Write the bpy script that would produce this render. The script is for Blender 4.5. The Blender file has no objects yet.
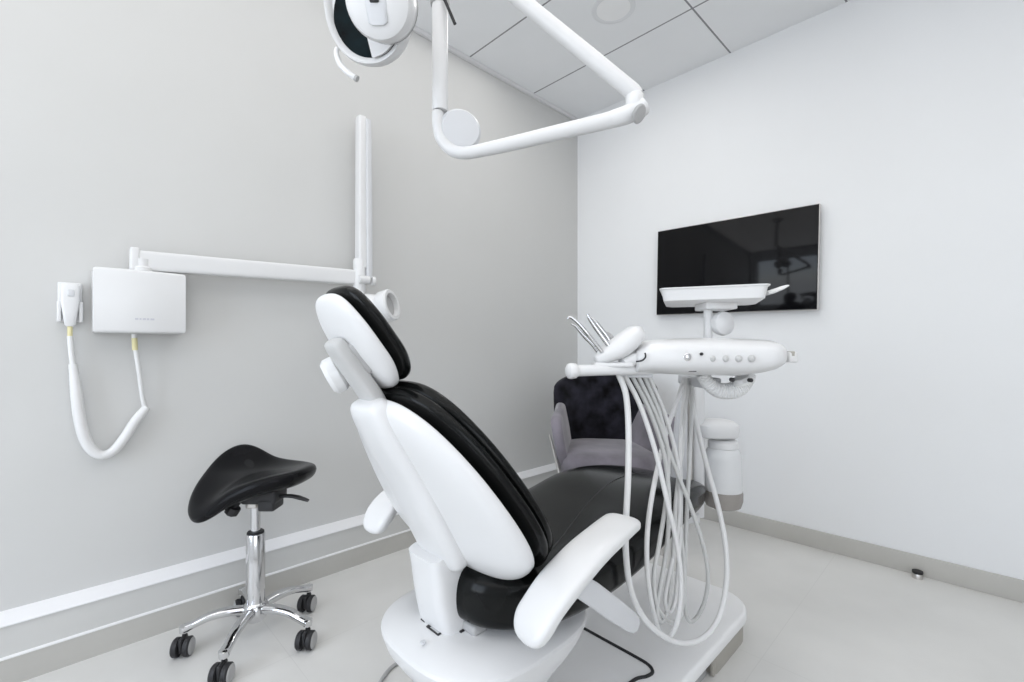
import bpy, bmesh, math, random
from mathutils import Vector, Matrix
random.seed(4)
C = bpy.context.scene.collection
PI = math.pi
# ------------------------------------------------------------------ camera frame
CAM = Vector((2.31, -3.018, 1.114))
RT = Vector((0.7009, 0.7133, 0)); FW = Vector((-0.7133, 0.7009, 0)); UP = Vector((0, 0, 1))
F, CX, CY = 462.0, 512.0, 348.0
def W(px, py, d=None, x=None, y=None, z=None):
    """point seen at a pixel of the photograph, at a depth or on a plane of the room"""
    v = FW + RT * ((px - CX) / F) + UP * ((CY - py) / F)
    if d is None:
        if x is not None: d = (x - CAM.x) / v.x
        elif y is not None: d = (y - CAM.y) / v.y
        else: d = (z - CAM.z) / v.z
    return CAM + v * d
def L(r, f, z):      # camera-frame plan coordinates -> room
    p = CAM + RT * r + FW * f
    return Vector((p.x, p.y, z))

# ------------------------------------------------------------------ materials
def mat(name, col, rough=0.5, metal=0.0, noise=0.0, nscale=8.0, bump=0.0, bscale=200.0, spec=0.5, coat=0.0, trans=0.0, sheen=0.0, ior=1.45):
    m = bpy.data.materials.new(name); m.use_nodes = True
    nt = m.node_tree; b = nt.nodes['Principled BSDF']
    b.inputs['Base Color'].default_value = (*col, 1); b.inputs['Roughness'].default_value = rough
    b.inputs['Metallic'].default_value = metal; b.inputs['Specular IOR Level'].default_value = spec
    b.inputs['Coat Weight'].default_value = coat; b.inputs['Transmission Weight'].default_value = trans
    b.inputs['Sheen Weight'].default_value = sheen; b.inputs['IOR'].default_value = ior
    tc = nt.nodes.new('ShaderNodeTexCoord')
    n = nt.nodes.new('ShaderNodeTexNoise'); n.inputs['Scale'].default_value = nscale; n.inputs['Detail'].default_value = 5
    nt.links.new(tc.outputs['Object'], n.inputs['Vector'])
    r = nt.nodes.new('ShaderNodeValToRGB')
    r.color_ramp.elements[0].position = 0.3; r.color_ramp.elements[1].position = 0.7
    r.color_ramp.elements[0].color = (*[c * (1 - noise) for c in col], 1)
    r.color_ramp.elements[1].color = (*[min(1, c * (1 + noise)) for c in col], 1)
    nt.links.new(n.outputs['Fac'], r.inputs['Fac']); nt.links.new(r.outputs['Color'], b.inputs['Base Color'])
    if bump > 0:
        n2 = nt.nodes.new('ShaderNodeTexNoise'); n2.inputs['Scale'].default_value = bscale; n2.inputs['Detail'].default_value = 3
        nt.links.new(tc.outputs['Object'], n2.inputs['Vector'])
        bp = nt.nodes.new('ShaderNodeBump'); bp.inputs['Strength'].default_value = bump; bp.inputs['Distance'].default_value = 0.002
        nt.links.new(n2.outputs['Fac'], bp.inputs['Height']); nt.links.new(bp.outputs['Normal'], b.inputs['Normal'])
    return m
def grid_mat(name, col, line, cell, off, width, noise, nscale, rough, spec=0.5, lmix=1.0):
    """square tiles with thin joints, by object coordinates"""
    m = mat(name, col, rough, noise=noise, nscale=nscale, spec=spec)
    nt = m.node_tree; b = nt.nodes['Principled BSDF']
    src = b.inputs['Base Color'].links[0].from_socket
    tc = [n for n in nt.nodes if n.type == 'TEX_COORD'][0]
    sep = nt.nodes.new('ShaderNodeSeparateXYZ'); nt.links.new(tc.outputs['Object'], sep.inputs[0])
    outs = []
    for ax, o, c in (('X', off[0], cell[0]), ('Y', off[1], cell[1])):
        a = nt.nodes.new('ShaderNodeMath'); a.operation = 'SUBTRACT'; a.inputs[1].default_value = o - 0.5 * c
        nt.links.new(sep.outputs[ax], a.inputs[0])
        w = nt.nodes.new('ShaderNodeMath'); w.operation = 'FLOORED_MODULO'; w.inputs[1].default_value = c
        nt.links.new(a.outputs[0], w.inputs[0])
        s = nt.nodes.new('ShaderNodeMath'); s.operation = 'SUBTRACT'; s.inputs[1].default_value = 0.5 * c
        nt.links.new(w.outputs[0], s.inputs[0])
        ab = nt.nodes.new('ShaderNodeMath'); ab.operation = 'ABSOLUTE'; nt.links.new(s.outputs[0], ab.inputs[0])
        lt = nt.nodes.new('ShaderNodeMath'); lt.operation = 'LESS_THAN'; lt.inputs[1].default_value = width / 2
        nt.links.new(ab.outputs[0], lt.inputs[0]); outs.append(lt)
    mx = nt.nodes.new('ShaderNodeMath'); mx.operation = 'MAXIMUM'
    nt.links.new(outs[0].outputs[0], mx.inputs[0]); nt.links.new(outs[1].outputs[0], mx.inputs[1])
    ml = nt.nodes.new('ShaderNodeMath'); ml.operation = 'MULTIPLY'; ml.inputs[1].default_value = lmix
    nt.links.new(mx.outputs[0], ml.inputs[0])
    mix = nt.nodes.new('ShaderNodeMix'); mix.data_type = 'RGBA'
    nt.links.new(ml.outputs[0], mix.inputs['Factor']); nt.links.new(src, mix.inputs['A'])
    mix.inputs['B'].default_value = (*line, 1)
    nt.links.new(mix.outputs['Result'], b.inputs['Base Color'])
    return m
M = {}
M['wall_grey'] = mat('grey wall paint', (0.60, 0.60, 0.59), 0.75, noise=0.012, nscale=2, bump=0.05, bscale=300, spec=0.3)
M['wall_white'] = mat('white wall paint', (0.82, 0.83, 0.84), 0.7, noise=0.008, nscale=2, bump=0.05, bscale=300, spec=0.3)
M['ceiling'] = grid_mat('ceiling tiles', (0.86, 0.87, 0.88), (0.28, 0.28, 0.29), (0.6, 0.6), (0.0, -0.545), 0.010, 0.012, 3, 0.9, 0.2)
M['floor'] = grid_mat('large grey floor tiles', (0.69, 0.685, 0.665), (0.56, 0.555, 0.54), (1.2, 1.2), (1.755, -0.02), 0.003, 0.07, 1.8, 0.38, 0.4, 0.35)
M['tile_base'] = mat('tile skirting', (0.51, 0.50, 0.47), 0.5, noise=0.05, nscale=4)
M['grout'] = mat('white sealant', (0.80, 0.80, 0.80), 0.6, noise=0.01)
M['trunk'] = mat('painted plinth', (0.60, 0.60, 0.585), 0.6, noise=0.02, nscale=3)
M['trunk_top'] = mat('white plinth top', (0.82, 0.82, 0.83), 0.5, noise=0.01, nscale=3)
M['white'] = mat('white plastic', (0.72, 0.722, 0.725), 0.28, noise=0.01, nscale=4, spec=0.5)
M['white2'] = mat('white lacquered metal', (0.76, 0.76, 0.762), 0.35, noise=0.01, nscale=4)
M['cool'] = mat('pale grey plastic', (0.62, 0.63, 0.65), 0.4, noise=0.02, nscale=6)
M['grey'] = mat('grey plastic', (0.42, 0.42, 0.42), 0.45, noise=0.04, nscale=8)
M['dark'] = mat('dark rubber', (0.02, 0.02, 0.022), 0.5, noise=0.2, nscale=20)
M['beige'] = mat('beige kick panel', (0.42, 0.40, 0.36), 0.5, noise=0.04, nscale=8)
M['leather'] = mat('black leather', (0.004, 0.0045, 0.0045), 0.17, noise=0.25, nscale=5, bump=0.06, bscale=420, spec=0.20)
M['saddle'] = mat('black saddle leather', (0.005, 0.005, 0.006), 0.26, noise=0.2, nscale=6, bump=0.04, bscale=300, spec=0.16)
M['chrome'] = mat('chrome', (0.66, 0.66, 0.67), 0.12, metal=1.0, noise=0.02, nscale=6)
M['steel'] = mat('brushed steel', (0.60, 0.58, 0.56), 0.3, metal=1.0, noise=0.05, nscale=20)
M['velvet'] = mat('dark velvet', (0.014, 0.0135, 0.019), 0.85, noise=0.95, nscale=11, bump=0.2, bscale=60, spec=0.1, sheen=0.12)
M['velvet2'] = mat('grey velvet seat', (0.18, 0.165, 0.19), 0.8, noise=0.35, nscale=6, bump=0.15, bscale=60, spec=0.15, sheen=0.4)
M['screen'] = mat('black screen glass', (0.004, 0.004, 0.005), 0.07, noise=0.1, nscale=2, spec=0.22)
M['lens'] = mat('dark coated lens', (0.002, 0.008, 0.010), 0.25, noise=0.9, nscale=16, spec=0.06)
M['hose'] = mat('grey hose', (0.62, 0.625, 0.62), 0.45, noise=0.03, nscale=20)
M['hosew'] = mat('white hose', (0.74, 0.74, 0.74), 0.4, noise=0.02, nscale=20)
M['yellow'] = mat('yellow sleeve', (0.72, 0.66, 0.38), 0.5, noise=0.05)
M['bottle'] = mat('frosted clear bottle', (0.92, 0.93, 0.94), 0.22, noise=0.02, trans=0.25, ior=1.2)
M['bottlebase'] = mat('grey bottle base', (0.30, 0.28, 0.26), 0.18, noise=0.15, nscale=9, spec=0.6)
M['diff'] = mat('opal diffuser', (0.90, 0.90, 0.90), 0.5, noise=0.01)
M['ceilrim'] = mat('lamp rim', (0.78, 0.79, 0.80), 0.5, noise=0.01)
M['mid'] = mat('light grey metal', (0.52, 0.52, 0.515), 0.4, noise=0.03)
M['enamel'] = mat('white enamel', (0.90, 0.90, 0.90), 0.35, noise=0.01)
M['label'] = mat('pale grey print', (0.55, 0.55, 0.60), 0.5, noise=0.02)
M['glass'] = mat('window glass', (0.95, 0.97, 1.0), 0.02, trans=1.0, ior=1.05)

# ------------------------------------------------------------------ mesh helpers
def bm_new(): return bmesh.new()
def add_rings(bm, rings, cap=True, closed_u=True, closed_v=False):
    vs = [[bm.verts.new(p) for p in r] for r in rings]
    n = len(vs[0]); m = len(vs)
    for i in range(m if closed_v else m - 1):
        a, b = vs[i], vs[(i + 1) % m]
        for j in range(n if closed_u else n - 1):
            k = (j + 1) % n
            bm.faces.new((a[j], a[k], b[k], b[j]))
    if cap and not closed_v and closed_u:
        bm.faces.new(list(reversed(vs[0]))); bm.faces.new(vs[-1])
def catmull(pts, n=6):
    P = [Vector(p) for p in pts]; out = []
    for i in range(len(P) - 1):
        p0 = P[max(i - 1, 0)]; p1 = P[i]; p2 = P[i + 1]; p3 = P[min(i + 2, len(P) - 1)]
        for k in range(n):
            t = k / n
            out.append(0.5 * ((2 * p1) + (-p0 + p2) * t + (2 * p0 - 5 * p1 + 4 * p2 - p3) * t * t + (-p0 + 3 * p1 - 3 * p2 + p3) * t ** 3))
    out.append(P[-1].copy()); return out
def lerp_list(vals, t):
    f = t * (len(vals) - 1); i = min(int(f), len(vals) - 2); return vals[i] + (vals[i + 1] - vals[i]) * (f - i)
def tube(bm, path, r, seg=12, rib=None):
    path = [Vector(p) for p in path]; n = len(path)
    rs = r if isinstance(r, (list, tuple)) else [r]
    t0 = (path[1] - path[0]).normalized()
    ref = Vector((0, 0, 1)) if abs(t0.z) < 0.9 else Vector((1, 0, 0))
    u = t0.cross(ref).normalized(); rings = []
    for i, p in enumerate(path):
        t = (path[min(i + 1, n - 1)] - path[max(i - 1, 0)]).normalized()
        u = (u - t * u.dot(t)).normalized(); v = t.cross(u)
        rr = rs[0] if len(rs) == 1 else lerp_list(rs, i / (n - 1))
        if rib: rr *= 1 + rib * (1 if i % 2 else -1)
        rings.append([p + (u * math.cos(a) + v * math.sin(a)) * rr for a in [2 * PI * k / seg for k in range(seg)]])
    add_rings(bm, rings)
def bar(bm, path, w, h, up, e=4.0, seg=20):
    """superelliptic bar: w across, h along up (lists allowed)"""
    path = [Vector(p) for p in path]; n = len(path); up = Vector(up); rings = []
    for i, p in enumerate(path):
        t = (path[min(i + 1, n - 1)] - path[max(i - 1, 0)]).normalized()
        s = t.cross(up).normalized(); v = s.cross(t)
        f = i / (n - 1)
        ww = lerp_list(w, f) if isinstance(w, (list, tuple)) else w
        hh = lerp_list(h, f) if isinstance(h, (list, tuple)) else h
        rings.append([p + s * (ww / 2 * sg(math.cos(a), 2 / e)) + v * (hh / 2 * sg(math.sin(a), 2 / e)) for a in [2 * PI * (k + .5) / seg for k in range(seg)]])
    add_rings(bm, rings)
def sg(c, p): return math.copysign(abs(c) ** p, c)
def lathe(bm, prof, base, axis=(0, 0, 1), seg=32, sx=1.0):
    """profile of (radius, height) turned about axis"""
    ax = Vector(axis).normalized(); base = Vector(base)
    ref = Vector((1, 0, 0)) if abs(ax.x) < 0.9 else Vector((0, 1, 0))
    u = (ref - ax * ref.dot(ax)).normalized(); v = ax.cross(u)
    add_rings(bm, [[base + ax * h + (u * math.cos(a) * sx + v * math.sin(a)) * max(r, 1e-4) for a in [2 * PI * k / seg for k in range(seg)]] for r, h in prof])
def rbox(bm, c, size, bev=0.004, axes=None, seg=3):
    c = Vector(c); ax = axes or (Vector((1, 0, 0)), Vector((0, 1, 0)), Vector((0, 0, 1)))
    b2 = bmesh.new(); bmesh.ops.create_cube(b2, size=1)
    for v in b2.verts: v.co = Vector((v.co.x * size[0], v.co.y * size[1], v.co.z * size[2]))
    if bev > 0: bmesh.ops.bevel(b2, geom=b2.edges[:], offset=min(bev, min(size) * .49), segments=seg, profile=.5, affect='EDGES')
    mp = {}
    for v in b2.verts: mp[v] = bm.verts.new(c + ax[0] * v.co.x + ax[1] * v.co.y + ax[2] * v.co.z)
    for f in b2.faces: bm.faces.new([mp[v] for v in f.verts])
    b2.free()
def prism(bm, outline, ext, bev=0.0, seg=3):
    """closed outline of points, extruded by a vector, edges rounded"""
    b2 = bmesh.new(); ext = Vector(ext)
    a = [b2.verts.new(Vector(p)) for p in outline]; b = [b2.verts.new(Vector(p) + ext) for p in outline]
    n = len(a); b2.faces.new(a); b2.faces.new(list(reversed(b)))
    for i in range(n): b2.faces.new((a[i], b[i], b[(i + 1) % n], a[(i + 1) % n]))
    bmesh.ops.recalc_face_normals(b2, faces=b2.faces[:])
    if bev > 0:
        caps = [e for e in b2.edges if any(len(f.verts) > 4 for f in e.link_faces)]
        bmesh.ops.bevel(b2, geom=caps, offset=bev, segments=seg, profile=.5, affect='EDGES')
    mp = {}
    for v in b2.verts: mp[v] = bm.verts.new(v.co)
    for f in b2.faces: bm.faces.new([mp[v] for v in f.verts])
    b2.free()
def slab(bm, center, wid, tf, tb, e=2.6, x0=0.0, nv=28, nu=36, nrm=None, vpow=3.0, vr=(0, 1)):
    """pillow lofted along a curve in the y-z plane; center(v) -> (y, z); wid, tf (front), tb (back) functions of v.
    both ends are rounded off by a superellipse"""
    rings = []
    for i in range(nv + 1):
        # denser near the ends
        v = 0.5 - 0.5 * math.cos(PI * i / nv)
        v = min(max(v, 0.0004), 0.9996)
        k = (1 - abs(2 * v - 1) ** vpow) ** (1 / vpow)
        kt = (1 - abs(2 * v - 1) ** (vpow * 2.5)) ** (1 / 2.2)
        y, z = center(v); y1, z1 = center(min(v + .01, 1)); y0, z0 = center(max(v - .01, 0))
        ty, tz = y1 - y0, z1 - z0; l = math.hypot(ty, tz); ty /= l; tz /= l
        ny, nz = (tz, -ty)                       # front normal: right-hand side of travel
        ring = []
        for j in range(nu):
            a = 2 * PI * j / nu
            cx = sg(math.cos(a), 2 / e) * wid(v) * k
            cn = sg(math.sin(a), 2 / e); cn = cn * (tf(v) if cn > 0 else tb(v)) * kt
            ring.append(Vector((x0 + cx, y + ny * cn, z + nz * cn)))
        rings.append(ring)
    add_rings(bm, rings)
def poly(pts):
    """piecewise smooth curve through (y,z) points as function of v"""
    P = catmull([Vector((0, a, b)) for a, b in pts], 12)
    def f(v):
        t = v * (len(P) - 1); i = min(int(t), len(P) - 2); p = P[i].lerp(P[i + 1], t - i); return p.y, p.z
    return f
def fn(vals): return lambda v: lerp_list(vals, v)
def smooth_fn(vals):
    P = catmull([Vector((a, 0, 0)) for a in vals], 8)
    def f(v):
        t = v * (len(P) - 1); i = min(int(t), len(P) - 2); return P[i].lerp(P[i + 1], t - i).x
    return f

# ------------------------------------------------------------------ object helpers
ROOTLOC = {}
def obj(name, bm, m, parent=None, sharp=38, subsurf=0, origin=None):
    bmesh.ops.remove_doubles(bm, verts=bm.verts[:], dist=1e-5)
    bmesh.ops.recalc_face_normals(bm, faces=bm.faces[:])
    o0 = ROOTLOC.get(parent.name, Vector()) if parent else (Vector(origin) if origin else Vector())
    for v in bm.verts: v.co -= o0
    me = bpy.data.meshes.new(name); bm.to_mesh(me); bm.free()
    for p in me.polygons: p.use_smooth = True
    if sharp: me.set_sharp_from_angle(angle=math.radians(sharp))
    me.materials.append(m if not isinstance(m, str) else M[m])
    o = bpy.data.objects.new(name, me); C.objects.link(o)
    if parent:
        o.parent = parent; ROOTLOC[o.name] = o0
    else:
        o.location = o0; ROOTLOC[o.name] = o0
    if subsurf:
        s = o.modifiers.new('Subdivision', 'SUBSURF'); s.levels = subsurf; s.render_levels = subsurf
    return o
def thing(name, label, cat, loc, group=None):
    o = bpy.data.objects.new(name, None); C.objects.link(o); o.location = Vector(loc); o.empty_display_size = .05
    ROOTLOC[o.name] = Vector(loc); return tag(o, label, cat, group)
def tag(o, label, cat, group=None):
    o['label'] = label; o['category'] = cat
    if group: o['group'] = group
    return o
def struct(name, bm, m, parent=None, sharp=38):
    o = obj(name, bm, m, parent, sharp)
    if not parent: o['kind'] = 'structure'
    return o

# ================================================================== ROOM
H = 2.97; XR = 4.3; YN = -5.3
b = bm_new(); rbox(b, (XR / 2, YN / 2, -0.05), (XR + .4, -YN + .4, .1), 0); struct('floor', b, 'floor')
b = bm_new(); rbox(b, (XR / 2, YN / 2, H + .05), (XR + .4, -YN + .4, .1), 0); struct('ceiling', b, 'ceiling')
b = bm_new(); rbox(b, (-.1, YN / 2, H / 2), (.2, -YN, H), 0); struct('wall_left', b, 'wall_grey')
b = bm_new(); rbox(b, (XR / 2, .1, H / 2), (XR + .4, .2, H), 0); struct('wall_back', b, 'wall_white')
vy0, vy1, vz0, vz1 = -4.9, -2.8, 0.5, 2.5
b = bm_new()
for (y0, y1, z0, z1) in ((YN, vy0, 0, H), (vy1, 0, 0, H), (vy0, vy1, 0, vz0), (vy0, vy1, vz1, H)):
    rbox(b, (XR + .1, (y0 + y1) / 2, (z0 + z1) / 2), (.2, y1 - y0, z1 - z0), 0)
struct('wall_right', b, 'wall_white')
b = bm_new()
for y in (vy0 + .03, (vy0 + vy1) / 2, vy1 - .03): rbox(b, (XR + .12, y, (vz0 + vz1) / 2), (.06, .06, vz1 - vz0), .004)
for z in (vz0 + .03, vz1 - .03): rbox(b, (XR + .12, (vy0 + vy1) / 2, z), (.06, vy1 - vy0, .06), .004)
struct('added_window', b, 'white2')  # unseen window, added to let in the side fill light
# near wall with a window opening
wx0, wx1, wz0, wz1 = 0.2, 2.1, 0.5, 2.6
b = bm_new()
for (x0, x1, z0, z1) in ((-.2, wx0, 0, H), (wx1, XR + .2, 0, H), (wx0, wx1, 0, wz0), (wx0, wx1, wz1, H)):
    rbox(b, ((x0 + x1) / 2, YN - .1, (z0 + z1) / 2), (x1 - x0, .2, z1 - z0), 0)
struct('wall_near', b, 'wall_white')
b = bm_new()
for x in (wx0 + .03, (wx0 + wx1) / 2, wx1 - .03): rbox(b, (x, YN - .12, (wz0 + wz1) / 2), (.06, .06, wz1 - wz0), .004)
for z in (wz0 + .03, wz1 - .03): rbox(b, ((wx0 + wx1) / 2, YN - .12, z), (wx1 - wx0, .06, .06), .004)
win = struct('window_1', b, 'white2')
# skirting on the back wall
b = bm_new(); rbox(b, ((XR + .0) / 2, -.006, .0485), (XR, .012, .097), .002); struct('baseboard_back', b, 'tile_base')
b = bm_new(); rbox(b, (XR - .006, YN / 2 - .01, .0485), (.012, -YN - .03, .097), .002); struct('baseboard_right', b, 'tile_base')
# boxed plinth along the left wall with white sloping top
b = bm_new()
ys = (YN, -.013)
prof = [(0.0, .093), (.058, .093), (.058, .195), (.058, .196)]
def extr(bm, prof, y0, y1):
    add_rings(bm, [[Vector((x, y0, z)) for x, z in prof], [Vector((x, y1, z)) for x, z in prof]])
extr(b, [(0, .09), (.058, .09), (.058, .199), (0, .199)], *ys); struct('trim_1', b, 'trunk')
b = bm_new(); extr(b, [(0, .199), (.064, .199), (.064, .203), (.058, .207), (0, .229)], *ys); struct('trim_2', b, 'trunk_top')
b = bm_new(); extr(b, [(0, 0), (.064, 0), (.064, .091), (0, .091)], *ys); struct('baseboard_left', b, 'tile_base')
b = bm_new(); extr(b, [(.05, .091), (.066, .091), (.066, .095), (.058, .099), (.05, .099)], *ys); struct('trim_3', b, 'grout')
# white edge angle under the ceiling along the left wall
b = bm_new(); rbox(b, (.012, YN / 2, H - .012), (.024, -YN - .02, .024), .002); struct('trim_4', b, 'white2')

# ------------------------------------------------------------------ round flush ceiling fixture
root = thing('ceiling_lamp', 'round white flush ceiling lamp in a grey ceiling tile', 'ceiling lamp', (.895, -.85, H))
b = bm_new(); lathe(b, [(.092, 0), (.118, 0), (.118, -.0015), (.115, -.003), (.094, -.003), (.092, -.002)], (.895, -.85, H), seg=48); obj('rim', b, 'ceilrim', root)
b = bm_new(); lathe(b, [(0, 0), (.091, 0), (.091, -.002), (.06, -.0025), (0, -.003)], (.895, -.85, H), seg=48); obj('diffuser', b, 'diff', root)

# ------------------------------------------------------------------ television
p00, p10 = W(657, 272, y=-.05), W(821, 258, y=-.05)
cen = (W(657, 231, y=-.05) + W(820, 204, y=-.05) + W(658, 314, y=-.05) + W(822, 311, y=-.05)) / 4
tw = (W(820, 204, y=-.05) - W(657, 231, y=-.05)).length; th = .5 * ((W(657, 231, y=-.05) - W(658, 314, y=-.05)).length + (W(820, 204, y=-.05) - W(822, 311, y=-.05)).length)
d_ = (W(820, 204, y=-.05) - W(657, 231, y=-.05)); ang = .5 * (math.atan2(d_.z, d_.x) + math.atan2((W(822, 311, y=-.05) - W(658, 314, y=-.05)).z, d_.x))
ang *= .6; cen.x -= .006; tw -= .006
ax = (Vector((math.cos(ang), 0, math.sin(ang))), Vector((0, 1, 0)), Vector((-math.sin(ang), 0, math.cos(ang))))
root = thing('television', 'flat black television with thin silver frame mounted on the white wall', 'television', (cen.x, -.05, cen.z))
b = bm_new(); rbox(b, (cen.x, -.038, cen.z), (tw, .028, th), .003, ax); obj('frame', b, 'steel', root)
b = bm_new(); rbox(b, (cen.x, -.0535, cen.z), (tw - .012, .006, th - .014), .001, ax); obj('screen', b, 'screen', root)
b = bm_new(); rbox(b, (cen.x, -.0525, cen.z), (tw - .006, .003, th - .006), .001, ax); obj('bezel', b, 'dark', root)
b = bm_new(); rbox(b, (cen.x, -.013, cen.z), (.5, .026, .3), .003, ax); obj('wall_bracket', b, 'dark', root)
TVAX = ax

# ------------------------------------------------------------------ door stop
p = W(919, 573, z=0); p.y = min(p.y, -.05)
root = thing('door_stop', 'small round metal door stop on the floor by the white wall', 'door stop', p)
b = bm_new(); lathe(b, [(0, 0), (.020, 0), (.020, .022), (.017, .026), (0, .026)], p, seg=24); obj('base', b, 'steel', root)
b = bm_new(); lathe(b, [(.0, .024), (.021, .024), (.022, .03), (.021, .036), (.0, .037)], p, seg=24); obj('rubber_ring', b, 'dark', root)

# ================================================================== X-RAY UNIT on the left wall
bx0, bx1 = W(93, 300, x=.11), W(186, 300, x=.11)
zt, zb = W(140, 270, x=.11).z, W(140, 333, x=.11).z
yc = (bx0.y + bx1.y) / 2; wy = abs(bx1.y - bx0.y)
root = thing('xray_unit', 'white wall-mounted dental x-ray unit with folding arm beside the chair headrest', 'x-ray unit', (0, yc, zb))
b = bm_new()
out = []
for k in range(13):                                 # slightly bowed front face
    t = k / 12; y = yc - wy / 2 + wy * t; out.append((.104 + .012 * math.sin(PI * t), y))
outline = [Vector((.012, yc - wy / 2, zb))] + [Vector((x, y, zb)) for x, y in out] + [Vector((.012, yc + wy / 2, zb))]
prism(b, outline, (0, 0, zt - zb), .010); obj('wall_box', b, 'white', root)
b = bm_new(); rbox(b, (.009, yc, (zt + zb) / 2), (.014, wy * .8, (zt - zb) * .9), .002); obj('wall_plate', b, 'cool', root)
b = bm_new()
for k, (w_, g) in enumerate(((.010, 0), (.006, .013), (.010, .022), (.008, .034), (.012, .045))):
    rbox(b, (.1155, W(135, 319, x=.115).y + g + w_ / 2, zb + .052), (.001, w_, .007), 0)
obj('logo', b, 'label', root)
pv = W(142, 262, x=.075)
b = bm_new(); lathe(b, [(.034, 0), (.034, .012), (.028, .018), (.028, .045)], (pv.x, pv.y, zt), seg=28); obj('pivot', b, 'white', root)
# horizontal arm
a0 = W(133, 258, x=.075); a1 = W(366, 274, x=.075)
za = zt + .058; 
b = bm_new()
a0.z = W(140, 261, x=.075).z; a1.z = W(364, 278, x=.075).z
bar(b, [a0 + (a1 - a0) * t for t in (0, .02, .3, .6, .9, 1)], .045, [.074, .076, .074, .074, .074, .07], (0, 0, 1), 6); obj('extension_arm', b, 'white', root)
b = bm_new(); rbox(b, a0 + Vector((0, .004, .004)), (.05, .028, .086), .006); obj('arm_end_cap', b, 'white', root)
# elbow
e = W(359.5, 275, x=.085)
b = bm_new(); lathe(b, [(.028, -.085), (.031, -.08), (.031, .075), (.028, .08)], e, seg=24); obj('elbow_sleeve', b, 'white', root)
# folded scissor arm: two parallel sections with hinge cap
t0 = W(361, 268, x=.085); t1 = W(361, 117, x=.085)
b = bm_new(); bar(b, [t0 + (t1 - t0) * t for t in (0, .1, .5, .9, .985, 1)], [.046, .046, .044, .043, .042, .038], [.06, .06, .056, .054, .05, .042], (1, 0, 0), 5); obj('upper_arm', b, 'white', root)
q0 = t0 + Vector((.012, .032, -.05)); q1 = t1 + Vector((.012, .028, -.012))
b = bm_new(); bar(b, [q0 + (q1 - q0) * t for t in (0, .1, .5, .9, 1)], [.03, .032, .032, .03, .028], [.05, .05, .05, .046, .04], (1, 0, 0), 5); obj('lower_arm', b, 'cool', root)
b = bm_new(); kk = W(368, 280, x=.12); tube(b, [kk + Vector((0, -.05, 0)), kk + Vector((0, .004, 0))], .020, 20); obj('locking_knob', b, 'white', root)
kk2 = W(372, 281, x=.12); b = bm_new(); tube(b, [kk2 + Vector((0, -.004, 0)), kk2 + Vector((0, .012, 0))], .023, 20); obj('knob_cap', b, 'white2', root)
# tube head hanging at the end of the folded arm, its open collar towards the room
hd = W(367, 311, x=.19)
b = bm_new(); tube(b, [e + Vector((.0, .0, -.07)), e + Vector((.03, .0, -.14)), hd + Vector((-.02, 0, .05)), hd], .022, 16); obj('head_neck', b, 'white', root)
axd = (W(391, 305, x=.30) - hd).normalized()
b = bm_new(); lathe(b, [(0, -.10), (.05, -.095), (.075, -.07), (.082, -.02), (.08, .03), (.066, .07), (.062, .10), (.050, .105)], hd, axd, 32); obj('tube_head', b, 'white', root)
b = bm_new(); lathe(b, [(.072, .085), (.076, .09), (.078, .135), (.072, .142), (.058, .142), (.054, .13), (.052, .10)], hd, axd, 32); obj('collimator_ring', b, 'white', root)
b = bm_new(); lathe(b, [(0, .11), (.055, .112), (.055, .118), (0, .12)], hd, axd, 28); obj('collimator_face', b, 'grey', root)

# hand switch in its wall holder, with coiled cord to the box
hs = W(70, 302, x=.02)
root = thing('handset_holder', 'small white wall plate that holds the x-ray hand switch', 'holder', hs)
b = bm_new(); rbox(b, (.007, hs.y, hs.z), (.014, .064, .142), .006); obj('wall_plate', b, 'white', root)
b = bm_new(); rbox(b, (.02, hs.y - .028, hs.z - .035), (.024, .012, .075), .004); obj('cradle', b, 'white', root)
b = bm_new(); rbox(b, (.02, hs.y + .028, hs.z - .035), (.024, .012, .075), .004); obj('cradle', b, 'white', root)
root = thing('hand_switch', 'white x-ray hand switch hanging on the left wall with a thick coiled cord', 'hand switch', hs + Vector((.02, 0, 0)))
b = bm_new()
slab(b, poly([(hs.y + .003, hs.z - .085), (hs.y, hs.z), (hs.y, hs.z + .062)]), fn([.001] * 2), fn([.001] * 2), fn([.001] * 2)) if False else None
bar(b, [Vector((.034, hs.y, hs.z + t)) for t in (-.088, -.082, -.04, 0, .04, .058, .066)], [.020, .030, .040, .050, .053, .049, .032], [.016, .024, .030, .034, .034, .030, .018], (1, 0, 0), 3.2); obj('body', b, 'white', root)
b = bm_new(); rbox(b, (.052, hs.y + .002, hs.z + .03), (.006, .018, .024), .003); obj('button', b, 'cool', root)
b = bm_new(); pts = [W(x, y, x=.034) for x, y in ((70, 325), (70, 332), (70, 338))]; tube(b, catmull(pts, 3), .007, 12); obj('strain_relief', b, 'yellow', root)
b = bm_new(); tube(b, catmull([W(x, y, x=.034) for x, y in ((70, 336), (71, 348), (72.5, 362), (74, 370))], 5), .0085, 12); obj('cord', b, 'hosew', root)
b = bm_new(); tube(b, catmull([W(x, y, x=.036) for x, y in ((73, 364), (76, 390), (79, 415), (84, 436), (91, 449), (101, 455), (113, 451), (125, 437), (136, 420), (147, 407))], 14), [.012, .017, .0175, .0175, .0165, .0165, .0165, .017, .014], 14, rib=.035); obj('coiled_cord', b, 'hosew', root)
b = bm_new(); tube(b, catmull([W(x, y, x=xx) for x, y, xx in ((145, 410, .036), (142, 395, .04), (139, 372, .05), (135, 346, .06), (134, 334, .06))], 5), .0075, 12); obj('cord', b, 'hosew', root)
b = bm_new(); tube(b, [W(134.5, 338, x=.062), W(135, 350, x=.060)], .009, 12); obj('strain_relief', b, 'yellow', root)

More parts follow.
